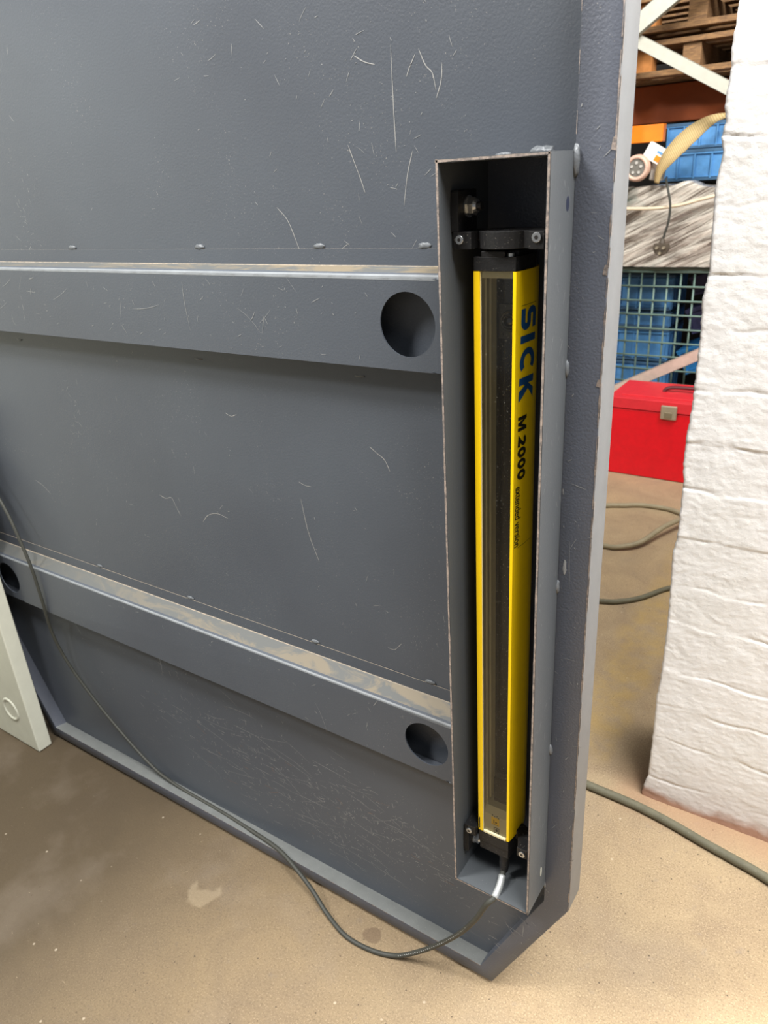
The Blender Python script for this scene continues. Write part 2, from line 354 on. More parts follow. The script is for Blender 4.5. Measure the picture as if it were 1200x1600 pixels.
def worn_line(mb, p0, p1, wd, nrm, n=60, amp=.5, gaps=.12, mi=0):
    p0, p1, nrm = Vector(p0), Vector(p1), Vector(nrm); d = (p1-p0).normalized(); sd = nrm.cross(d).normalized(); n = max(4, int((p1-p0).length/.012)); prev = None
    for i in range(n+1):
        t = i/n; a = wd*(.6+amp*random.uniform(-1, 1)); c = p0.lerp(p1, t)+nrm*.0006
        cur = (c-sd*a*.5, c+sd*a*.5)
        if prev and random.random() > gaps: mb.add([prev[0], prev[1], cur[1], cur[0]], [(0, 1, 2, 3)], mi)
        prev = cur
worn_line(wr, (XR_-.001, YR, ZT), (XR_-.001, YR, -1.262), .0022, (0, -1, 0), gaps=.1)
worn_line(wr, (XR_, YR+.001, ZT), (XR_, YR+.001, -1.262), .0022, (1, 0, 0), gaps=.2)
worn_line(wr, (XR_, YR, -1.262), (-.460, YR, -1.588), .0012, (0, -1, 0), gaps=.5)
worn_line(wr, (-.4865, YR, -1.5545), (-2.0085, YR, -1.5545), .0018, (0, -1, 0), gaps=.1)
worn_line(wr, (iXR+.001, YR, .7), (iXR+.001, YR, .02), .0010, (0, -1, 0), gaps=.35)
for c, l in (((XR_-.004, -.12), .012), ((XR_-.004, -.262), .010), ((XR_-.003, .02), .014)):
    wr.add([(c[0]-.003, YR-.0005, c[1]-l/2), (c[0]+.003, YR-.0005, c[1]-l*.6), (c[0]+.0035, YR-.0005, c[1]+l/2), (c[0]-.001, YR-.0005, c[1]+l*.4)], [(0, 1, 2, 3)])
wr.build('worn_edge', M_worn, door, fix=False)['label'] = 'bare worn paint along the folds'

def stroke(mb, pts, wd, mi=1, y=None, nrm=(0, -1, 0)):
    P = [Vector((p[0], y, p[1])) if y is not None else Vector(p) for p in pts]; nv = Vector(nrm); q = []
    for i, p in enumerate(P):
        d = (P[min(i+1, len(P)-1)]-P[max(i-1, 0)]).normalized(); sd = nv.cross(d); a = wd*(.25 if i in (0, len(P)-1) else random.uniform(.6, 1.1))*.5
        q += [p-sd*a, p+sd*a]
    mb.add(q, [(2*i, 2*i+1, 2*i+3, 2*i+2) for i in range(len(P)-1)], mi)
def rand_strokes(mb, n, x0, x1, z0, z1, y, lmin, lmax, ang, spread, wd, mi=1, cl=None, avoid=()):
    for _ in range(n):
        if cl: c = random.choice(cl); x = random.gauss(c[0], c[2]); z = random.gauss(c[1], c[3]);
        else: x = random.uniform(x0, x1); z = random.uniform(z0, z1)
        if not (x0 < x < x1 and z0 < z < z1) or any(math.hypot(x-h_[0], z-h_[1]) < h_[2]+lmax*.6 for h_ in avoid): continue
        a = math.radians(random.gauss(ang, spread)); l = lmin+(lmax-lmin)*random.random()**3; cv = random.uniform(-.5, .5)*min(1, l/.02); pts = []
        for k in range(5):
            pts.append((x, z)); x += math.cos(a)*l/4; z += math.sin(a)*l/4; a += cv/4+random.uniform(-.04, .04)
        stroke(mb, pts, wd*random.uniform(.5, 1.2), mi, y)
sh = MB()
# sheet: polygons around the opening for the sensor housing
hx0, hx1, hz0, hz1 = -.4995, -.351, -1.2197, .015
for poly in ([(hx0, .7), (iXL, .7), (iXL, -1.2), (iXL, -1.267), (-2.0085, -1.5605), (hx0, -1.5605)],
             [(hx1, .7), (hx0, .7), (hx0, hz1), (hx1, hz1)],
             [(hx1, hz0), (hx0, hz0), (hx0, -1.5605), (-.4865, -1.5605), (hx1, -1.27)]):
    sh.prism(poly, 'y', YP, YP+.004, 0)
ys = YP-.0004
# clearly visible individual scratches, then scattered ones
big = [[(-.86, -.035), (-.84, -.055), (-.825, -.09), (-.815, -.115), (-.80, -.12)], [(-.865, -.095), (-.862, -.12), (-.86, -.125)], [(-.71, .045), (-.70, .02), (-.69, -.005), (-.685, -.02)], [(-.60, .03), (-.61, .0), (-.618, -.04)], [(-.628, .16), (-.628, .08), (-.627, .03)],
       [(-.585, .15), (-.575, .13), (-.565, .12), (-.56, .10)], [(-.59, .145), (-.60, .13), (-.605, .12)], [(-.55, .13), (-.552, .11), (-.56, .09)], [(-.69, .155), (-.672, .145), (-.655, .14)], [(-.75, -.10), (-.74, -.10), (-.72, -.09)],
       [(-.88, -.515), (-.865, -.52), (-.85, -.52)], [(-.71, -.42), (-.695, -.43), (-.68, -.44), (-.67, -.46)], [(-1.05, -.40), (-1.035, -.405), (-1.02, -.40)], [(-1.3, -.62), (-1.28, -.625), (-1.26, -.62), (-1.25, -.64), (-1.24, -.66)],
       [(-1.17, -.66), (-1.15, -.64), (-1.12, -.63), (-1.09, -.635)], [(-.70, -.83), (-.685, -.83), (-.675, -.82), (-.667, -.81)], [(-.88, -.55), (-.87, -.62), (-.85, -.68)], [(-1.8, -.67), (-1.77, -.68), (-1.74, -.7)]]
for pts in big: stroke(sh, [(p.x, p.z) for p in spline([(a, 0, b_) for a, b_ in pts], 4)], .0012, 3, ys)
rand_strokes(sh, 190, -1.9, -.51, -.10, .35, ys, .002, .022, 60, 70, .0010, 1, [(-1.55, -.0, .02, .06), (-1.56, -.06, .02, .03), (-.8, .17, .15, .03), (-.63, .05, .1, .08), (-.6, -.05, .1, .05), (-1.0, .1, .4, .15)])
rand_strokes(sh, 130, -1.9, -.51, -.86, -.36, ys, .002, .020, 120, 60, .0009, 1, [(-1.55, -.45, .02, .05), (-1.2, -.62, .3, .15), (-.7, -.6, .15, .15), (-1.6, -.7, .2, .08)])
cl = [(-1.3, -1.25, .18, .06), (-1.0, -1.28, .15, .05), (-.8, -1.33, .12, .04), (-1.15, -1.36, .2, .05), (-.65, -1.38, .1, .04), (-.95, -1.45, .15, .03)]
rand_strokes(sh, 900, -1.85, -.49, -1.52, -1.10, ys, .002, .016, 140, 50, .0013, 1, cl)
rand_strokes(sh, 150, -1.85, -.49, -1.52, -1.12, ys, .02, .15, -6, 10, .0010, 1, cl)
rand_strokes(sh, 30, -1.85, -.49, -1.52, -1.12, ys, .01, .05, -12, 14, .0014, 2, cl)
sh.build('sheet', [M_panel, M_scr, M_scr2, M_scr0], door, fix=False)

# cross rails (folded hat sections) with round cut-outs at the ends
def rail(zw, zcr, zr, zb, holes, name_seed):
    r = MB(); x0, x1 = iXL+.008, hx0; YF = .94
    r.strip([(YP-.001, zw), (YP-.0022, zw), (YP-.0025, zcr)], x0, x1, [2, 0])
    # top slope and bend radius
    bend = [(YP-.0025, zcr), (YP-.0045, zcr-.0009), (YF+.008, zr+.0030), (YF+.003, zr+.0012), (YF+.0006, zr-.0012), (YF, zr-.004)]
    for i in range(len(bend)-1): r.strip([bend[i], bend[i+1]], x0, x1, [4 if i < 1 else (1 if i < 2 else (0 if i == 2 else 3))])
    z1, z0 = zr-.004, zb+.002
    hs = sorted(holes); xs = x0; cuts = []
    for hx, hz, hr in hs:
        a, b_ = hx-hr*1.08, hx+hr*1.08
        r.add([(xs, YF, z0), (a, YF, z0), (a, YF, z1), (xs, YF, z1)], [(0, 1, 2, 3)], 0)
        N_ = 48; ring = []; sq = []
        for k in range(N_):
            t = 2*math.pi*k/N_; c, s_ = math.cos(t), math.sin(t); ring.append((hx+hr*c, YF, hz+hr*s_))
            sx = ((b_-hx) if c > 0 else (hx-a))/max(abs(c), 1e-6); sz = ((z1-hz) if s_ > 0 else (hz-z0))/max(abs(s_), 1e-6); q = min(sx, sz)
            sq.append((hx+q*c, YF, hz+q*s_))
        vs = ring+sq; r.add(vs, [(k, (k+1) % N_, N_+(k+1) % N_, N_+k) for k in range(N_)], 0)
        for cx0, cz0 in ((a, z0), (b_, z0), (a, z1), (b_, z1)):      # corner fillers
            ks = sorted(range(N_), key=lambda k: (sq[k][0]-cx0)**2+(sq[k][2]-cz0)**2)[:2]
            r.add([(cx0, YF, cz0), sq[ks[0]], sq[ks[1]]], [(0, 1, 2)], 0)
        xs = b_
    r.add([(xs, YF, z0), (x1, YF, z0), (x1, YF, z1), (xs, YF, z1)], [(0, 1, 2, 3)], 0)
    r.strip([(YF, z0), (YF, zb+.0008), (YF+.0008, zb), (YP-.003, zb-.001), (YP-.0025, zb-.0245), (YP-.001, zb-.0245)], x0, x1, [0]*5)
    o = MB(); o.v, o.f, o.mi = r.v, r.f, r.mi
    o = o.build('cross_rail', [M_panel, M_dust, M_line, M_ridge, M_line], door, False, fix=True)
    bm = bmesh.new(); bm.from_mesh(o.data); bmesh.ops.remove_doubles(bm, verts=bm.verts, dist=1e-5); bmesh.ops.recalc_face_normals(bm, faces=bm.faces); bm.to_mesh(o.data); bm.free()
    md = o.modifiers.new('thickness', 'SOLIDIFY'); md.thickness = .0022; md.offset = -1 
    sc = MB()
    rand_strokes(sc, 130, -2.0, -.51, zb+.01, zr-.01, YF-.0006, .003, .02, 60, 80, .0010, 0, None, holes)
    rand_strokes(sc, 14, -1.8, -.55, zb+.02, zr-.02, YF-.0006, .03, .10, random.choice((-70, 85)), 50, .0009, 0, None, holes)
    for xx in [random.uniform(-1.9, -.55) for _ in range(60)]: stroke(sc, [(xx, zr-.003), (xx+random.uniform(.003, .012), zr-.003+random.uniform(-.002, .002))], .0016, 0, YF-.0004)
    sc.build('scratches', M_scr, o, fix=False)['label'] = 'pale scratches in the paint'
    wd = MB(); rng = [-.585, -.78, -1.05, -1.42, -1.78] if name_seed == 0 else [-.605, -.885, -1.26, -1.60]
    for xx in rng: wd.blob((xx, YP-.001, zw+.003), .011, .0022, .0045, 0, .25)
    for xx in (-.72, -1.1, -1.7): wd.blob((xx, YP-.001, zb-.026), .010, .002, .003, 0, .2)
    wd.build('weld_beads', M_weld, o, True)
    return o
M_ridge = plain('ridge_highlight_paint', '#7b8084', .46, 0, .5, .15, 300, .2)  # rail bends made paler, their highlight put into the colour
rail(-.098, -.1225, -.1316, -.2715, [(-.598, -.202, .048), (-2.012-.01, -.202, .048)], 0)
rail(-.880, -.9065, -.9288, -1.069, [(-.598, -.996, .048), (-2.012, -1.001, .048)], 1)

# sensor housing: a deep open steel box welded into the door
t = .0042; YF, YB = .8653, 1.0
h = MB()
h.box(hx0, hx0+t, YF, YB, hz0, hz1); h.box(hx1-t, hx1, YF, YB, hz0, hz1)
h.box(hx0+t, hx1-t, YF, YB, hz1-t, hz1); h.box(hx0+t, hx1-t, YF, YB, hz0, hz0+t); 
house = h.build('sensor_housing', M_house, door, bevel=0); hb = MB(); hb.box(hx0, hx1, YB, YB+.003, hz0, hz1); hb.build('back_plate', M_rim, house)
house['label'] = 'deep open grey steel box welded to the right of the door'
lip = MB()
for a, b_ in (((hx0+t/2, hz1), (hx0+t/2, hz0)), ((hx1-t/2, hz1), (hx1-t/2, hz0)), ((hx0, hz1-t/2), (hx1, hz1-t/2)), ((hx0, hz0+t/2), (hx1, hz0+t/2))):
    worn_line(lip, (a[0], YF, a[1]), (b_[0], YF, b_[1]), .0048, (0, -1, 0), amp=.15, gaps=.0)
lip.build('worn_lip', M_worn, house, fix=False)['label'] = 'bare worn front edge'
hw = MB()
for z in (-.2469, -.5806, -.898): hw.blob((hx1, YR+.002, z), .004, .007, .012, 0, .15)
hw.blob((hx1+.001, YR, .004), .005, .008, .018, 0, .12); hw.blob((hx1, YR+.004, -1.222), .004, .006, .010, 0, .15)
hw.blob((-.398, .955, hz1+.001), .017, .012, .0065, 0, .3); hw.blob((-.44, .935, hz1+.000), .010, .010, .0035, 0, .3)
hw.build('weld_beads', M_weld, house, True)
sl = MB()
def ell_x(mb, y, z, ry, rz, x0, x1, n=24, mi=0): mb.prism([(y+ry*math.cos(2*math.pi*k/n), z+rz*math.sin(2*math.pi*k/n)) for k in range(n)], 'x', x0, x1, mi)
ell_x(sl, .921, -.0426, .005, .0085, hx1-.001, hx1+.0003); sl.build('bolt_hole', plain('dark_recess', '#1c2338', .6), house)
sl = MB(); ell_x(sl, .9188, -1.1653, .0035, .011, hx1-.001, hx1+.0006); sl.build('chipped_spot', plain('pale_chip', '#a9aaa0', .5), house)
sc = MB()
for _ in range(60):
    y, z = random.uniform(.87, .935), random.uniform(-1.2, 0); a = random.uniform(-.5, .5); l = random.uniform(.003, .018)
    stroke(sc, [(hx1+.0004, y, z), (hx1+.0004, y+a*l*.5, z-l*.5), (hx1+.0004, y+a*l, z-l)], .0009, 0, None, (1, 0, 0))
sc.build('scratches', M_scr, house, fix=False)
rs = MB(); rand_strokes(rs, 45, iXR+.004, XR_-.004, -1.25, .3, YR-.0006, .004, .03, 80, 50, .0011, 0)
stroke(rs, [(-.335, -.50), (-.334, -.54), (-.332, -.58)], .0012, 0, YR-.0006); rs.blob((-.341, YR, -.545), .0025, .0006, .012, 0, .2)
rand_strokes(rs, 26, -.47, -.36, -1.52, -1.30, YR-.0006, .006, .04, -30, 40, .0011, 0); rs.build('rim_scratches', M_scr, door, fix=False)

# ------------------------------------------------------------------ the light curtain
sx = -.4676
lc = thing('light_curtain', (-.43, .94, -1.2), 'tall slim yellow light curtain unit with clear front window inside the grey housing', 'sensor')
Z1, Z0 = -.1190, -1.1055
def side_x(y):
    P = [(.9, -.4068), (.9025, -.4060), (.915, -.4037), (.93, -.4023), (.945, -.4015), (.951, -.4016), (.962, -.403), (.975, -.407)]
    for (y0, x0), (y1, x1_) in zip(P, P[1:]):
        if y0 <= y <= y1: return x0+(x1_-x0)*(y-y0)/(y1-y0)
    return P[0][1] if y < .9 else P[-1][1]
prof = [(-.411, .900)]+[(side_x(y), y) for y in (.9003, .9025, .908, .915, .922, .93, .938, .945, .951, .962, .972)]+[(-.412, .978), (-.462, .978), (-.4690, .965), (-.4700, .94), (-.4685, .912), (sx, .9012), (sx+.0010, .900), (-.4592, .900), (-.4578, .9012)]
inn = [(-.4570, .906), (-.4565, .912), (-.4545, .9135), (-.4545, .918), (-.4562, .9195), (-.4562, .924), (-.4538, .9255), (-.4538, .931), (-.4525, .936), (-.4525, .9395), (-.413, .9395), (-.4122, .906), (-.4115, .9012)]
body = MB(); ring = prof+inn; nr = len(ring)
body.add([(x, y, Z0) for x, y in ring]+[(x, y, Z1) for x, y in ring], [(i, (i+1) % nr, nr+(i+1) % nr, nr+i) for i in range(nr)])
for k in range(nr):
    if len(prof)-1 <= k < nr-2: body.mi[k] = 1
kk = len(prof)+9; body.mi[kk] = 2
bd = body.build('yellow_housing', [M_yellow, M_olive, M_blackg], lc, True, auto=28)
win = MB(); win.add([(-.4575, .9035, Z0+.004), (-.4115, .9035, Z0+.004), (-.4115, .9035, Z1), (-.4575, .9035, Z1)], [(0, 1, 2, 3)]); win.build('window_pane', M_glass, lc, fix=False)
tb = MB(); tb.box(-.457, -.4118, .905, .938, Z1-.009, Z1); tb.build('window_top_bar', M_olive, lc)
bb = MB(); bb.prism([(.905, Z0), (.905, -1.062), (.912, -1.048), (.934, -1.040), (.939, -1.040), (.939, Z0)], 'x', -.4566, -.4118); bs = bb.build('window_base', M_base, lc)
st = MB(); st.box(-.443, -.4275, .9045, .9051, -1.084, -1.066); st.build('yellow_sticker', M_yellow, bs)
st = MB(); st.box(-.4385, -.4372, .9041, .9046, -1.080, -1.071); st.blob((-.4335, .9044, -1.077), .002, .0003, .002, 0, 0); st.box(-.4415, -.429, .9042, .9046, -1.0828, -1.0822)
st.box(-.438, -.4275, .9046, .9052, -1.102, -1.101); st.box(-.438, -.4275, .9046, .9052, -1.0905, -1.0895); st.box(-.438, -.437, .9046, .9052, -1.102, -1.0895); st.box(-.4285, -.4275, .9046, .9052, -1.102, -1.0895); st.box(-.435, -.4305, .9046, .9051, -1.099, -1.093)
for i, (x_, z_) in enumerate(((-.441, -1.062), (-.4365, -1.0635), (-.432, -1.062), (-.429, -1.0645))): st.blob((x_, .905, z_), .0014, .0006, .001, 0, 0)
st.build('printed_symbols', M_blk, bs)
pc = MB(); pc.box(-.4465, -.4165, .9225, .9245, -1.056, -.990); pc.build('circuit_strip', M_blackg, lc)
def lens(z, r):
    l = MB(); cx_, y = -.4300, .930
    l.box(cx_-.0165, cx_+.0165, y+.004, y+.009, z-.024, z+.022)
    pts = []
    for k in range(33):
        a = 2*math.pi*k/32; pts.append((cx_+r*math.cos(a), y+.003, z+r*math.sin(a)))
    l.tube(pts, .0022, 8, 0, False); l.tube([(cx_+(p[0]-cx_)*.65, y, z+(p[2]-z)*.65) for p in pts], .0012, 8, 0, False)
    for a, b_ in ((-.011, -.018), (.011, -.018)): l.blob((cx_+a, y+.004, z+b_), .002, .0015, .002, 0, 0)
    o = l.build('lens_mount', plain('smoky_lens_mount', '#3a382f', .3, 0, .5, 0, 10, .2, .5), lc, True, auto=40)
    d = MB(); d.blob((cx_, y+.003, z), r*.7, .006, r*.7, 0, 0, 10); d.build('lens', plain('dark_lens_glass', '#0b0b0a', .04, 0, .8), o, True)
lens(-.187, .0125); lens(-1.008, .0125)
pm = MB()
for k in range(26):
    z = -1.075-.001*k; pm.box(-.4650-.0008*(k % 2)+.0006*random.random(), -.4635, .8993, .8999, z-.0003*random.random(), z+.0004)
pm.build('fine_print', M_blk, lc)

def text_on_side(name, body_, mat, z_start, z_end, y0, y1, off=0, parent=None):
    cu = bpy.data.curves.new('t', 'FONT'); cu.body = body_; cu.offset = off; cu.resolution_u = 6; cu.fill_mode = 'FRONT'
    to = bpy.data.objects.new('t', cu); SC.collection.objects.link(to); bpy.context.view_layer.update()
    me0 = bpy.data.meshes.new_from_object(to.evaluated_get(bpy.context.evaluated_depsgraph_get())); bpy.data.objects.remove(to)
    bm = bmesh.new(); bm.from_mesh(me0); bmesh.ops.triangulate(bm, faces=bm.faces)
    xs = [v.co.x for v in bm.verts]; cap = [v.co.y for v in bm.verts]; xa, xb = min(xs), max(xs); ya, yb = min(cap), max(cap)
    for q in [ya+(yb-ya)*k/8 for k in range(1, 8)]:
        bmesh.ops.bisect_plane(bm, geom=bm.verts[:]+bm.edges[:]+bm.faces[:], plane_co=(0, q, 0), plane_no=(0, 1, 0))
    mb = MB(); bm.verts.index_update(); vs = []
    for v in bm.verts:
        tt = (v.co.x-xa)/(xb-xa); y = y0(tt)+(y1(tt)-y0(tt))*(v.co.y-ya)/(yb-ya); vs.append((side_x(y)+.0004, y, z_start+(z_end-z_start)*tt))
    mb.add(vs, [tuple(v.index for v in f_.verts) for f_ in bm.faces]); bm.free()
    return mb.build(name, mat, parent, fix=False)
def band(mb, pts, wd):                       # thick stroke with mitred joints; u along the word, v up
    P = [Vector(p) for p in pts]; q = []
    for i, p in enumerate(P):
        a = (P[i]-P[i-1]).normalized() if i else (P[1]-P[0]).normalized(); b_ = (P[i+1]-P[i]).normalized() if i < len(P)-1 else a
        n_ = Vector((-a.y-b_.y, a.x+b_.x)).normalized(); k = wd/2/max(.4, n_.dot(Vector((-a.y, a.x)))); q += [p-n_*k, p+n_*k]
    mb.append((q, [(2*i, 2*i+1, 2*i+3, 2*i+2) for i in range(len(P)-1)]))
def arc(cx_, cy_, rx, ry, a0, a1, n=18): return [(cx_+rx*math.cos(math.radians(a0+(a1-a0)*k/n)), cy_+ry*math.sin(math.radians(a0+(a1-a0)*k/n))) for k in range(n+1)]
def quad(mb, *p): mb.append(([Vector(q) for q in p], [tuple(range(len(p)))]))
def glyph(ch, w, t):
    g = []; h = t/2
    if ch == 'S': band(g, [(w-h*.3, 1-h)]+arc(w*.36, (1.5-h)/2, w*.36-h, (.5-h)/2, 90, 270, 12)+arc(w*.64, (.5+h)/2, w*.36-h, (.5-h)/2, 90, -90, 12)+[(h*.3, h)], t)
    elif ch == 'I': quad(g, (0, 0), (t*1.15, 0), (t*1.15, 1), (0, 1))
    elif ch == 'C': band(g, arc(w*.55, .5, w*.55-h, .5-h, 52, 308, 26), t)
    elif ch == 'K': quad(g, (0, 0), (t*1.15, 0), (t*1.15, 1), (0, 1)); quad(g, (t*1.15, .62), (t*1.15, .30), (w*.55, .62), (w, 1), (w-t*1.6, 1)); quad(g, (w*.30, .50), (w-t*1.7, 0), (w, 0), (w*.52, .62))
    elif ch == 'M': quad(g, (0, 0), (t, 0), (t, 1), (0, 1)); quad(g, (w-t, 0), (w, 0), (w, 1), (w-t, 1)); quad(g, (t, 1), (t, .62), (w*.5-t*.45, 0), (w*.5, 0), (w*.5, .42)); quad(g, (w-t, 1), (w*.5, .42), (w*.5, 0), (w*.5+t*.45, 0), (w-t, .62))
    elif ch == '0': band(g, arc(w*.5, .5, w*.5-h, .5-h, 0, 360, 32), t)
    elif ch == '2': band(g, arc(w*.5, .70, w*.5-h, .30-h, 170, -25, 16)+[(w*.55, .36), (h*1.1, h*1.2), (w, h)], t)
    return g
def block_word(name, word, mat, z0, z1, ya, yb, t, lean=0):
    total = sum(w for _, w, _ in word); u = 0; grp = MB()
    for ch, w, gap in word:
        for vs_, fs_ in glyph(ch, w-gap, t) if ch != ' ' else []:
            bm = bmesh.new(); bv = [bm.verts.new((v.x, v.y, 0)) for v in vs_]
            for f_ in fs_:
                try: bm.faces.new([bv[i] for i in f_])
                except ValueError: pass
            for q in [k/8 for k in range(1, 8)]: bmesh.ops.bisect_plane(bm, geom=bm.verts[:]+bm.edges[:]+bm.faces[:], plane_co=(0, q, 0), plane_no=(0, 1, 0))
            bm.verts.index_update(); out = []
            for v in bm.verts:
                tt = (u+v.co.x)/total; y = ya(tt)+(yb(tt)-ya(tt))*v.co.y; out.append((side_x(y)+.0004, y, z0+(z1-z0)*tt))
            grp.add(out, [tuple(v.index for v in f_.verts) for f_ in bm.faces]); bm.free()
        u += w
    return grp.build(name, mat, lc, fix=False)
block_word('blue_lettering', [('S', 1.05, .20), ('I', .50, .20), ('C', 1.13, .16), ('K', .95, 0)], M_blue, -.166, -.291, lambda q: .9125-.0045*q, lambda q: .9535-.0065*q, .25)
block_word('black_lettering', [('M', 1.25, .10), (' ', .35, 0), ('2', .93, .10), ('0', .93, .08), ('0', .93, .08), ('0', .86, .0)], M_blk, -.312, -.406, lambda q: .9080, lambda q: .9305-.001*q, .27)
text_on_side('small_lettering', 'extended version', M_blk, -.415, -.511, lambda q: .9045-.0015*q, lambda q: .9190-.001*q, .012, lc)
for z in (-.163, -.514):
    ln = MB(); ln.add([(side_x(y)+.0004, y, zz) for y in (.912, .932, .952) for zz in (z, z+.0006)], [(0, 1, 3, 2), (2, 3, 5, 4)]); ln.build('printed_line', M_blk, lc, fix=False)

# end caps, brackets
cp = MB()
capp = [(-.4668, .9003), (-.4150, .9003), (-.4078, .9010), (-.4030, .93), (-.4022, .952), (-.410, .975), (-.460, .975), (-.469, .955)]
cp.prism(capp, 'z', Z1, -.1010); cap2 = [(-.4560, .9005), (-.4230, .9005), (-.4230, .912), (-.410, .915), (-.4060, .95), (-.414, .968), (-.456, .968)]
cp.prism(cap2, 'z', -.1012, -.0945); cp.tube([(-.435, .935, -.0945), (-.435, .935, -.088)], .020, 24)
co = cp.build('top_end_cap', M_black, lc, bevel=.0008)
sw = MB(); sw.tube([(-.4165, .906, -.102), (-.4165, .906, -.0968)], .0042, 14); sw.build('cap_screw', M_chrome, co, bevel=.0004)
cb = MB(); cb.prism(capp, 'z', -1.131, Z0); cb.prism([(x*.96-.0172, y*.96+.0378) for x, y in capp], 'z', -1.152, -1.131)
cb.box(-.457, -.4125, .9000, .9052, Z0-.002, Z0+.003, 1)
cbo = cb.build('bottom_end_cap', [M_black, M_base], lc, bevel=.0008)

def screw(parent, x, y, z, r):
    s_ = MB(); s_.tube([(x, y, z), (x, y-.0025, z)], r, 20); hd = s_.build('screw', M_chrome, parent, bevel=.0006)
    q = MB(); q.prism(circ(x, z, r*.45, 6), 'y', y-.0028, y-.0020); q.build('hex_socket', M_stud, hd)
def bracket(zt, zb_, arm_z0, arm_z1, nut_z, name, bulge=True):
    b_ = MB(); n_ = 20; cxb, cyb, R_ = -.4290, .935, .0470
    # clamp plate: two ears and a bulging collar round the pivot
    poly = [(-.4912, .8915), (-.4655, .8915)]+[(cxb+R_*.86*math.cos(a), .9315+R_*math.sin(a)*.93) for a in [math.radians(d) for d in range(212, 329, 9)]]+[(-.3870, .8960), (-.3870, .8915), (-.3672, .8915), (-.3672, .905), (-.3640, .912), (-.3640, .935)]
    if not bulge: poly = [(-.4912, .8915), (-.4690, .8915), (-.4685, .925), (-.4000, .925), (-.3870, .8960), (-.3870, .8915), (-.3672, .8915), (-.3672, .905), (-.3640, .912), (-.3640, .935)]
    poly += [(cxb+.050*math.cos(a), .9315+.018*math.sin(a)) for a in [math.radians(d) for d in range(20, 161, 14)]]+[(-.4912, .935)]
    b_.prism(poly, 'z', zb_, zt)
    br = b_.build(name, M_black, lc, bevel=.0007)
    a = MB(); a.prism([(.8925, arm_z0), (.8925-.0006, (arm_z0+arm_z1)/2), (.8925+.001, arm_z1-.002), (.8945, arm_z1), (.944, arm_z1), (.945, arm_z0)], 'x', hx0+t, -.4840); a.build('wall_arm', M_black, br, bevel=.0008)
    w_ = MB(); w_.tube([(-.4842, .921, nut_z), (-.4822, .921, nut_z)], .0135, 24); w_.build('washer', M_chrome, br)
    nt = MB(); nt.tube([(-.4822, .921, nut_z), (-.4735, .921, nut_z)], .0115, 6); nt.tube([(-.4735, .921, nut_z), (-.4700, .921, nut_z)], [.0100, .0072], 18); nt.build('hex_nut', M_chrome, br, bevel=.0003)
    sd = MB(); sd.tube([(-.4700, .921, nut_z), (-.4645, .921, nut_z)], .0055, 14); sd.build('bolt_end', M_stud, br, bevel=.0006)
    return br
br = bracket(-.0702, -.0912, -.0702, -.0213, -.0415, 'top_bracket'); screw(br, -.4815, .8915, -.0795, .0056); screw(br, -.3765, .8915, -.0775, .0060)
gr = MB(); gr.prism(circ(-.4470, .918, .013, 20), 'z', -.0703, -.0697); gr.prism(circ(-.409, .918, .015, 20), 'z', -.0703, -.0697); gr.build('collar_recess', M_blackg, br)
br = bracket(-1.0975, -1.1185, -1.1660, -1.1185, -1.1520, 'bottom_bracket', False); screw(br, -.4815, .8915, -1.109, .0056); screw(br, -.3765, .8915, -1.109, .0060)
cn = MB(); cx_, cy_ = -.4215, .917
cn.tube([(cx_, cy_, -1.150), (cx_, cy_, -1.162)], .0115, 20); cn.tube([(cx_, cy_, -1.160), (cx_+.0005, cy_-.002, -1.178), (cx_+.0008, cy_-.006, -1.196)], [.0098, .0096, .0078], 20)
cn.build('cable_plug', M_black, lc, True, auto=40)

# ------------------------------------------------------------------ sensor cable
cpts = [(-.4207, .911, -1.190), (-.4190, .902, -1.199), (-.4165, .885, -1.208), (-.4175, .866, -1.2185), (-.4300, .857, -1.236), (-.456, .862, -1.300), (-.500, .880, -1.390), (-.553, .893, -1.475), (-.612, .893, -1.545), (-.668, .883, -1.588), (-.725, .868, -1.5935), (-.795, .866, -1.5935), (-.868, .888, -1.5905), (-.925, .908, -1.572), (-.985, .923, -1.552), (-1.06, .943, -1.5475), (-1.16, .955, -1.5530), (-1.25, .962, -1.5560), (-1.33, .965, -1.5570), (-1.42, .966, -1.5570), (-1.50, .966, -1.548), (-1.565, .967, -1.531), (-1.66, .966, -1.468), (-1.765, .960, -1.365), (-1.838, .950, -1.250), (-1.856, .938, -1.145), (-1.845, .930, -1.03), (-1.850, .929, -.92), (-1.872, .929, -.83), (-1.905, .932, -.755), (-1.99, .935, -.62), (-2.06, .935, -.50), (-2.10, .933, -.35)]
c = MB(); c.tube(spline(cpts, 8), [.0053 if k < 130 else .0045 for k in range((len(cpts)-1)*8+1)], 12); cab = c.build('sensor_cable', M_cable, None, True)
tag(cab, 'thin dark grey cable from the yellow sensor, looping over the floor and up the door', 'cable')
tp = MB(); tp.tube(spline(cpts[1:4], 6), [.0068+.0002*math.sin(k*2.1) for k in range(13)], 12); to = tp.build('tape_wrap', M_tape, cab, True); to['label'] = 'silver tape around the cable'
pr = MB()
for k, p in enumerate(spline(cpts[5:10], 22)):
    if k % 2 == 0 and 8 < k < 86: pr.blob((p.x-.001, p.y-.0046, p.z+.0020), .0013+.0008*random.random(), .0006, .0009, 0, .1, 4)
pr.build('cable_printing', M_tape, cab)

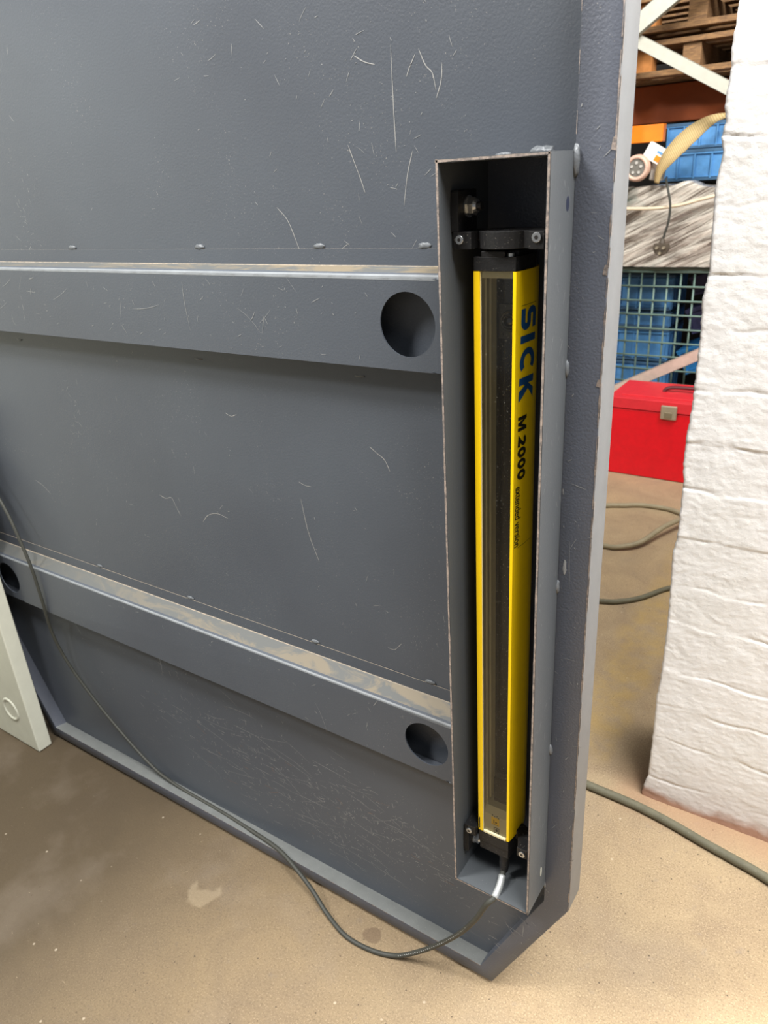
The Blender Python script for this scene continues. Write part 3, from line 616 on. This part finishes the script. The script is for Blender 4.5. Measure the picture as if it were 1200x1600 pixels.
# ------------------------------------------------------------------ white panel and machine at the left
wm = thing('machine_cabinet', (-2.6, .4, -1.6), 'cream-white painted machine panel with a round dimple at the left edge beside the dark door', 'machine')
p = MB(); p.box(-2.52, -2.005, .868, .9135, -1.598, -.50); pn = p.build('front_panel', M_white, wm, bevel=.004)
dm = MB(); r0 = .038; cxx, czz = -2.1030, -1.4660; vs = [(cxx, .8692, czz)]
for r_, y_ in ((.5, .8690), (.8, .8684), (.9, .8650), (1.0, .8640), (1.12, .8678)):
    vs += [(cxx+r0*r_*math.cos(2*math.pi*k/32), y_, czz+r0*r_*math.sin(2*math.pi*k/32)) for k in range(32)]
dm.add(vs, [(0, 1+k, 1+(k+1) % 32) for k in range(32)]+[(1+j*32+k, 1+(j+1)*32+k, 1+(j+1)*32+(k+1) % 32, 1+j*32+(k+1) % 32) for j in range(4) for k in range(32)])
dm.build('round_plug', plain('cream_plug', '#d2d3c4', .4), pn, True)
p = MB(); p.box(-3.6, -2.53, -.9, .9135, -1.598, .62); p.build('body', M_white, wm, bevel=.01)  # unseen machine body, sized to throw shade over the left floor

# ------------------------------------------------------------------ floor cables at the right
def floor_tube(name, pts, r, mat, label):
    m_ = MB(); m_.tube(spline(pts, 10), r, 12); o = m_.build(name, mat, None, True); return tag(o, label, 'cable')
zr = -1.6+.0115
floor_tube('rubber_cable', [(-1.3, 1.66, zr), (-.9, 1.62, zr), (-.62, 1.595, zr), (-.475, 1.585, zr), (-.40, 1.582, zr), (-.3275, 1.577, zr), (-.24, 1.562, zr), (-.157, 1.542, zr), (-.08, 1.526, zr), (-.005, 1.508, zr), (.2, 1.44, zr), (.5, 1.3, zr)], .0115, M_hose, 'thick grey rubber cable lying on the floor along the foot of the white wall')
zr = -1.6+.010
floor_tube('floor_cable', [(-.35, 2.95, zr), (-.48, 2.84, zr), (-.566, 2.77, zr), (-.638, 2.65, zr), (-.70, 2.585, zr), (-.768, 2.55, zr), (-.95, 2.50, zr), (-1.2, 2.52, zr)], .010, M_hose, 'grey cable curving across the floor, nearest of the loops below the red toolbox')
zr = -1.6+.012
floor_tube('looped_cable', [(-.45, 3.40, zr), (-.722, 3.525, zr), (-.80, 3.54, zr), (-.894, 3.53, zr), (-.97, 3.49, zr), (-1.048, 3.45, zr), (-1.2, 3.34, zr), (-1.25, 3.15, zr), (-1.12, 3.03, zr), (-.91, 3.015, zr), (-.84, 3.03, zr+.005), (-.768, 3.09, zr+.02), (-.70, 3.26, zr+.045), (-.60, 3.5, zr+.03), (-.45, 3.7, zr)], .012, M_hose2, 'beige cable looped on the floor just in front of the red toolbox')

# ------------------------------------------------------------------ red toolbox
tb = thing('toolbox', (-.77, 4.1, -1.6), 'red metal toolbox with nickel latch standing on the floor before the wire cage', 'toolbox')
x0, x1, y0, y1 = -1.215, -.32, 3.93, 4.29
b_ = MB(); b_.box(x0, x1, y0, y1, -1.598, -1.222); b_.build('body', M_red, tb, bevel=.006)
l = MB(); l.box(x0-.006, x1+.006, y0-.007, y1+.006, -1.218, -1.160); l.box(x0+.05, x1-.05, y0+.05, y1-.05, -1.161, -1.155); l.build('lid', M_redlid, tb, bevel=.006)
for xx in (-.895, -.645):
    l = MB(); l.box(xx-.042, xx+.040, y0-.020, y0-.006, -1.252, -1.178); lo = l.build('latch', M_nickel, tb, bevel=.005)
    l = MB(); l.box(xx-.020, xx+.018, y0-.024, y0-.019, -1.242, -1.212); l.build('latch_tongue', plain('worn_latch', '#8b8068', .5, .5), lo, bevel=.003)
hp = spline([(-.975, 4.10, -1.157), (-.955, 4.105, -1.137), (-.90, 4.11, -1.130), (-.77, 4.11, -1.128), (-.64, 4.11, -1.130), (-.585, 4.105, -1.137), (-.565, 4.10, -1.157)], 8)
hd = MB(); hd.tube(hp, .010, 10); hd.build('handle', plain('dark_red_grip', '#5a1f26', .5), tb, True)

# ------------------------------------------------------------------ storage rack behind
rk = thing('rack_upright_frame', (-1.0, 4.42, -1.6), 'off-white steel rack end frame with diagonal braces above and below the wire cage', 'rack')
def brace(p0, p1, wd, mat, name='brace', dy=0):
    a, b2 = Vector((p0[0], 0, p0[1])), Vector((p1[0], 0, p1[1])); d = (b2-a).normalized(); sd = Vector((-d.z, 0, d.x))*wd/2
    q = [a+sd, b2+sd, b2-sd, a-sd]; m_ = MB()
    m_.prism([(v.x, v.z) for v in q], 'y', 4.385-dy, 4.39-dy); m_.prism([(v.x, v.z) for v in (a+sd, b2+sd, b2+sd*.9, a+sd*.9)], 'y', 4.385-dy, 4.42-dy); m_.prism([(v.x, v.z) for v in (a-sd, b2-sd, b2-sd*.9, a-sd*.9)], 'y', 4.385-dy, 4.42-dy)
    return m_.build(name, mat, rk, bevel=.001)
for xx in (-1.47, -.42):
    pm = MB(); pm.box(xx-.05, xx+.05, 4.40, 4.405, -1.598, 1.7); pm.box(xx-.05, xx-.045, 4.40, 4.48, -1.598, 1.7); pm.box(xx+.045, xx+.05, 4.40, 4.48, -1.598, 1.7); pm.build('upright', M_rack, rk)
brace((-1.47, .620), (-.42, .035), .058, M_rack); brace((-1.44, .545), (-.42, 1.20), .085, M_rack, 'brace', .036); brace((-1.47, -1.335), (-.42, -.76), .062, M_pinkr)

ob = MB(); ob.box(-1.46, -1.235, 4.62, 4.68, .084, .172); tag(ob.build('rack_beam', M_orange, bevel=.004), 'bright orange rack beam end left of the upper blue crate', 'beam', 'rack beams')
ob = MB(); ob.box(-1.62, -.55, 4.98, 5.05, .19, .385); tag(ob.build('rack_beam', M_brown, bevel=.004), 'brown-orange rack beam in shade beneath the pallets', 'beam', 'rack beams')
rp = MB(); rp.box(-1.70, -1.565, 5.06, 5.13, -1.598, .185); tag(rp.build('rack_post', M_brown, bevel=.004), 'dark brown-orange rack post beside the bright orange beam', 'post')

# pallets
pal = thing('wooden_pallet', (-1.0, 5.0, .36), 'weathered wooden pallet, lower one of the two on the rack beams', 'pallet', 'pallets on the rack')
for i in range(5):
    q = MB(); y = 4.56+i*.19; q.box(-1.62, -.50, y, y+.11, .392, .420, mat=rotm((-1, y, .4), random.uniform(-.4, .4), 'Y')); q.build('deck_board', M_wood, pal, bevel=.003)
for x_ in (-1.62, -1.16, -.64):
    q = MB(); q.box(x_, x_+.09, 4.58, 5.40, .420, .530); q.build('stringer', M_wood, pal, bevel=.003)
for i in range(5):
    q = MB(); y = 4.56+i*.19; q.box(-1.62, -.50, y, y+.11, .531, .556); q.build('deck_board', M_wood, pal, bevel=.003)
for x_ in (-1.44, -.8):
    q = MB(); q.box(x_, x_+.12, 4.60, 4.70, .421, .529); q.build('block', M_block, pal, bevel=.003)
copy_tree(pal, (.015, -.02, .200), 'weathered wooden pallet with debris on its boards, upper one of the two', None)

# crates: ribbed plastic stacking containers
def crate(x0, x1, y0, y1, z0, z1, mat, label, mat4=None, group='blue crates', hole=None):
    m_ = MB(); H = z1-z0; Wd = x1-x0
    m_.box(x0+.012, x1-.012, y0+.012, y1-.012, z0, z1-.004, mat=mat4)
    m_.box(x0, x1, y0, y1, z1-H*.16, z1-H*.10, mat=mat4); m_.box(x0, x1, y0-.002, y1, z1-.016, z1, 1, mat=mat4); m_.box(x0+.006, x1-.006, y0+.002, y1-.006, z0, z0+.014, 1, mat=mat4)
    m_.box(x0+.006, x1-.006, y0+.002, y1-.006, z0+H*.10, z0+H*.14, mat=mat4)
    k = max(3, int(Wd/.085))
    for i in range(k+1):
        xx = x0+.008+(Wd-.024)*i/k; m_.box(xx, xx+.010, y0+.001, y0+.013, z0+.01, z1-.01, mat=mat4)
    k = 4
    for i in range(k+1):
        yy = y0+.008+(y1-y0-.024)*i/k; m_.box(x1-.013, x1-.001, yy, yy+.010, z0+.01, z1-.01, mat=mat4)
    return tag(m_.build('plastic_crate', [mat, M_craterim if mat == M_bluecrate else mat], None, bevel=.002), label, 'crate', group)
crate(-1.290, -.55, 4.80, 5.20, -.125, .036, M_bluecrate, 'wide mid-blue plastic crate lying on the stretch-wrapped bundle')
crate(-1.275, -.55, 4.82, 5.20, .040, .172, M_bluecrate, 'blue plastic crate with ribbed sides, topmost under the beige strap')
za = -1.48; lab = ['lowest', 'second from the bottom', 'shallow third from the bottom', 'topmost']
for i, hgt in enumerate((.29, .215, .105, .225)):
    c_ = crate(-1.505, -1.165, 4.90, 5.25, za, za+hgt-.008, M_bluecrate, 'blue plastic crate in the stack inside the wire cage, '+lab[i]); za += hgt
crate(-1.08, -.72, 4.92, 5.25, -.955, -.80, M_navy, 'dark navy plastic crate tilted inside the wire cage, lower of two', rotm((-.9, 5, -.87), -20)); 
crate(-1.08, -.76, 4.92, 5.25, -.74, -.63, M_navy, 'dark navy plastic crate leaning under the cage rim, upper of two', rotm((-.92, 5, -.69), -14))
crate(-1.10, -.70, 4.90, 5.25, -1.19, -1.03, M_bluecrate2, 'bright blue plastic crate tilted inside the wire cage below the navy crates', rotm((-.9, 5, -1.11), -24))

cg = thing('wire_mesh_cage', (-1.0, 4.9, -1.5), 'green wire mesh cage container holding blue crates behind the red toolbox', 'cage')
g = MB(); xs = [-1.50+.0735*k for k in range(16)]
for xx in xs: g.tube([(xx, 4.600, -1.49), (xx, 4.600, -.585)], .0062, 6)
zs = [-.595-.0812*k for k in range(12)]
for z in zs: g.tube([(-1.53, 4.592, z), (-.38, 4.592, z)], .0062, 6)
g.build('front_mesh', M_teal, cg, True)
fr = MB()
for z in (-1.49, -.583): fr.box(-1.54, -.37, 4.59, 4.615, z-.012, z+.012); fr.box(-1.54, -1.515, 4.59, 5.35, z-.012, z+.012); fr.box(-.395, -.37, 4.59, 5.35, z-.012, z+.012); fr.box(-1.54, -.37, 5.33, 5.35, z-.012, z+.012)
for xx in (-1.54, -.395):
    for yy in (4.59, 5.325): fr.box(xx, xx+.025, yy, yy+.025, -1.598, -.571)
fr.box(-1.54, -.37, 4.59, 5.35, -1.50, -1.485)
fr.build('frame', M_teal, cg, bevel=.002)

# stretch-wrapped bundle on the cage
wb = MB(); nx_, nz_ = 70, 44; vs = []
def wrapf(u, v):
    x = -1.54+1.14*u; a = v*1.0
    if a < .62: z = -.560+.42*(a/.62); y = 4.54
    else: q = (a-.62)/.38; z = -.140-.012*q; y = 4.54+.73*q
    z += .010*math.sin(x*9)*(a > .5); n_ = noise.fractal(Vector((x*2+z*1.5, y*1.5, z*15-x*7)), 1, 2, 4)
    return (x, y-.028*n_ if a < .62 else y, z+(.014*n_ if .5 <= a < .72 else 0)+(.02*math.exp(-((x+1.06)/.06)**2) if .6 < a < .72 else 0))
for j in range(nz_+1):
    for i in range(nx_+1): vs.append(wrapf(i/nx_, j/nz_))
wb.add(vs, [(j*(nx_+1)+i, j*(nx_+1)+i+1, (j+1)*(nx_+1)+i+1, (j+1)*(nx_+1)+i) for j in range(nz_) for i in range(nx_)])
wb.box(-1.52, -.41, 4.60, 5.25, -.566, -.19)
wbo = wb.build('wrapped_bundle', M_wrap, None, True, fix=False); tag(wbo, 'bundle wrapped in crinkled clear stretch film resting on top of the wire cage', 'bundle')
cr = MB(); cr.tube(spline([(-1.53, 4.49, -.232), (-1.5, 4.485, -.235), (-1.35, 4.482, -.245), (-1.2, 4.482, -.247), (-1.08, 4.482, -.235), (-.95, 4.485, -.205), (-.7, 4.49, -.15)], 8), .009, 8); cr.build('rolled_film_edge', plain('film_edge', '#d9c9ae', .35), wbo, True)

# hanging plug, connector, white box, strap
pg = thing('mains_plug', (-1.12, 4.44, -.44), 'small grey three-pin plug hanging on its cord before the wrapped bundle', 'plug')
q = MB(); q.tube(spline([(-1.19, 4.60, -.098), (-1.165, 4.50, -.110), (-1.140, 4.452, -.15), (-1.118, 4.444, -.23), (-1.118, 4.440, -.31), (-1.132, 4.440, -.375), (-1.140, 4.440, -.41)], 8), .0065, 8); q.build('cord', M_cable, pg, True)
q = MB(); q.tube([(-1.140, 4.44, -.400), (-1.142, 4.44, -.425)], [.010, .018], 12); q.prism([(-1.180, -.425), (-1.104, -.425), (-1.098, -.450), (-1.112, -.478), (-1.142, -.492), (-1.172, -.478), (-1.186, -.450)], 'y', 4.42, 4.45); q.build('plug_body', plain('brown_grey_plastic', '#4c4338', .5), pg, bevel=.003)
for a, b2 in ((-1.160, -.446), (-1.124, -.446), (-1.142, -.474)):
    q = MB(); q.tube([(a, 4.421, b2), (a, 4.400, b2)], .0075, 12); q.build('pin', M_nickel, pg)
so = thing('round_socket', (-1.31, 4.5, -.11), 'round pale pink power connector with grey face on the wrapped bundle beside the door edge', 'connector')
q = MB(); cx_, cz_ = -1.312, -.040; yy = 4.44
q.tube([(cx_, yy, cz_), (cx_, yy+.025, cz_), (cx_, yy+.03, cz_), (cx_, yy+.11, cz_)], [.066, .068, .058, .050], 32); q.build('shell', M_pinkp, so, True, auto=35)
q = MB(); pts = [(cx_+.054*math.cos(2*math.pi*k/32), yy-.002, cz_+.054*math.sin(2*math.pi*k/32)) for k in range(33)]; q.tube(pts, .010, 8, 0, False); q.build('collar', M_pinkp, so, True)
q = MB(); q.tube([(cx_, yy-.0005, cz_), (cx_, yy-.004, cz_)], .045, 28); fc = q.build('face', plain('grey_socket_face', '#6e6b64', .5), so)
for k in range(5):
    a = 2*math.pi*k/5+.3; q = MB(); q.tube([(cx_+.026*math.cos(a), yy-.003, cz_+.026*math.sin(a)), (cx_+.026*math.cos(a), yy-.009, cz_+.026*math.sin(a))], .0075, 10); q.build('contact', M_greyp, fc)
q = MB(); q.box(-1.262, -1.195, 4.53, 4.60, -.110, .012, mat=rotm((-1.22, 4.5, -.05), 6)); tag(q.build('grey_housing', M_greyp, bevel=.008), 'pale grey plastic block between the round connector and the blue crate', 'block')
wbx = thing('small_carton', (-1.25, 4.5, -.01), 'small white carton with an orange printed patch, tilted left of the beige strap', 'box')
mt = rotm((-1.243, 4.5, .028), 30); q = MB(); q.box(-1.290, -1.192, 4.50, 4.55, -.012, .068, mat=mt); q.build('carton', plain('white_card', '#eceae4', .6), wbx, bevel=.003)
q = MB(); q.box(-1.226, -1.196, 4.497, 4.501, .000, .028, mat=mt); q.build('orange_patch', M_orange, wbx); q = MB(); q.box(-1.230, -1.194, 4.497, 4.501, .040, .050, mat=mt); q.build('blue_mark', M_bluecrate, wbx)
sp_ = spline([(-1.215, 4.50, -.120), (-1.200, 4.49, -.060), (-1.162, 4.485, .000), (-1.110, 4.50, .060), (-1.055, 4.52, .112), (-.995, 4.56, .158), (-.945, 4.66, .183), (-.88, 4.86, .186), (-.8, 5.05, .178)], 8)
q = MB(); vs = []; wds = [.026, .050, .080, .094, .088, .062, .034, .028, .026]
for i, p in enumerate(sp_):
    u = i/(len(sp_)-1)*8; k = min(int(u), 7); wd = wds[k]+(wds[k+1]-wds[k])*(u-k); d = (sp_[min(i+1, len(sp_)-1)]-sp_[max(i-1, 0)]).normalized(); sd = Vector((-d.z, .25, d.x)).normalized()*wd*.5
    vs += [p-sd, p, p+sd]
q.add(vs, [(3*i+j, 3*i+j+1, 3*i+j+4, 3*i+j+3) for i in range(len(sp_)-1) for j in range(2)])
tag(q.build('webbing_strap', M_strap, None, True, solid=.006), 'wide beige webbing strap draped over the upper blue crate', 'strap')

for o in SC.objects:
    if '_org' in o: del o['_org']
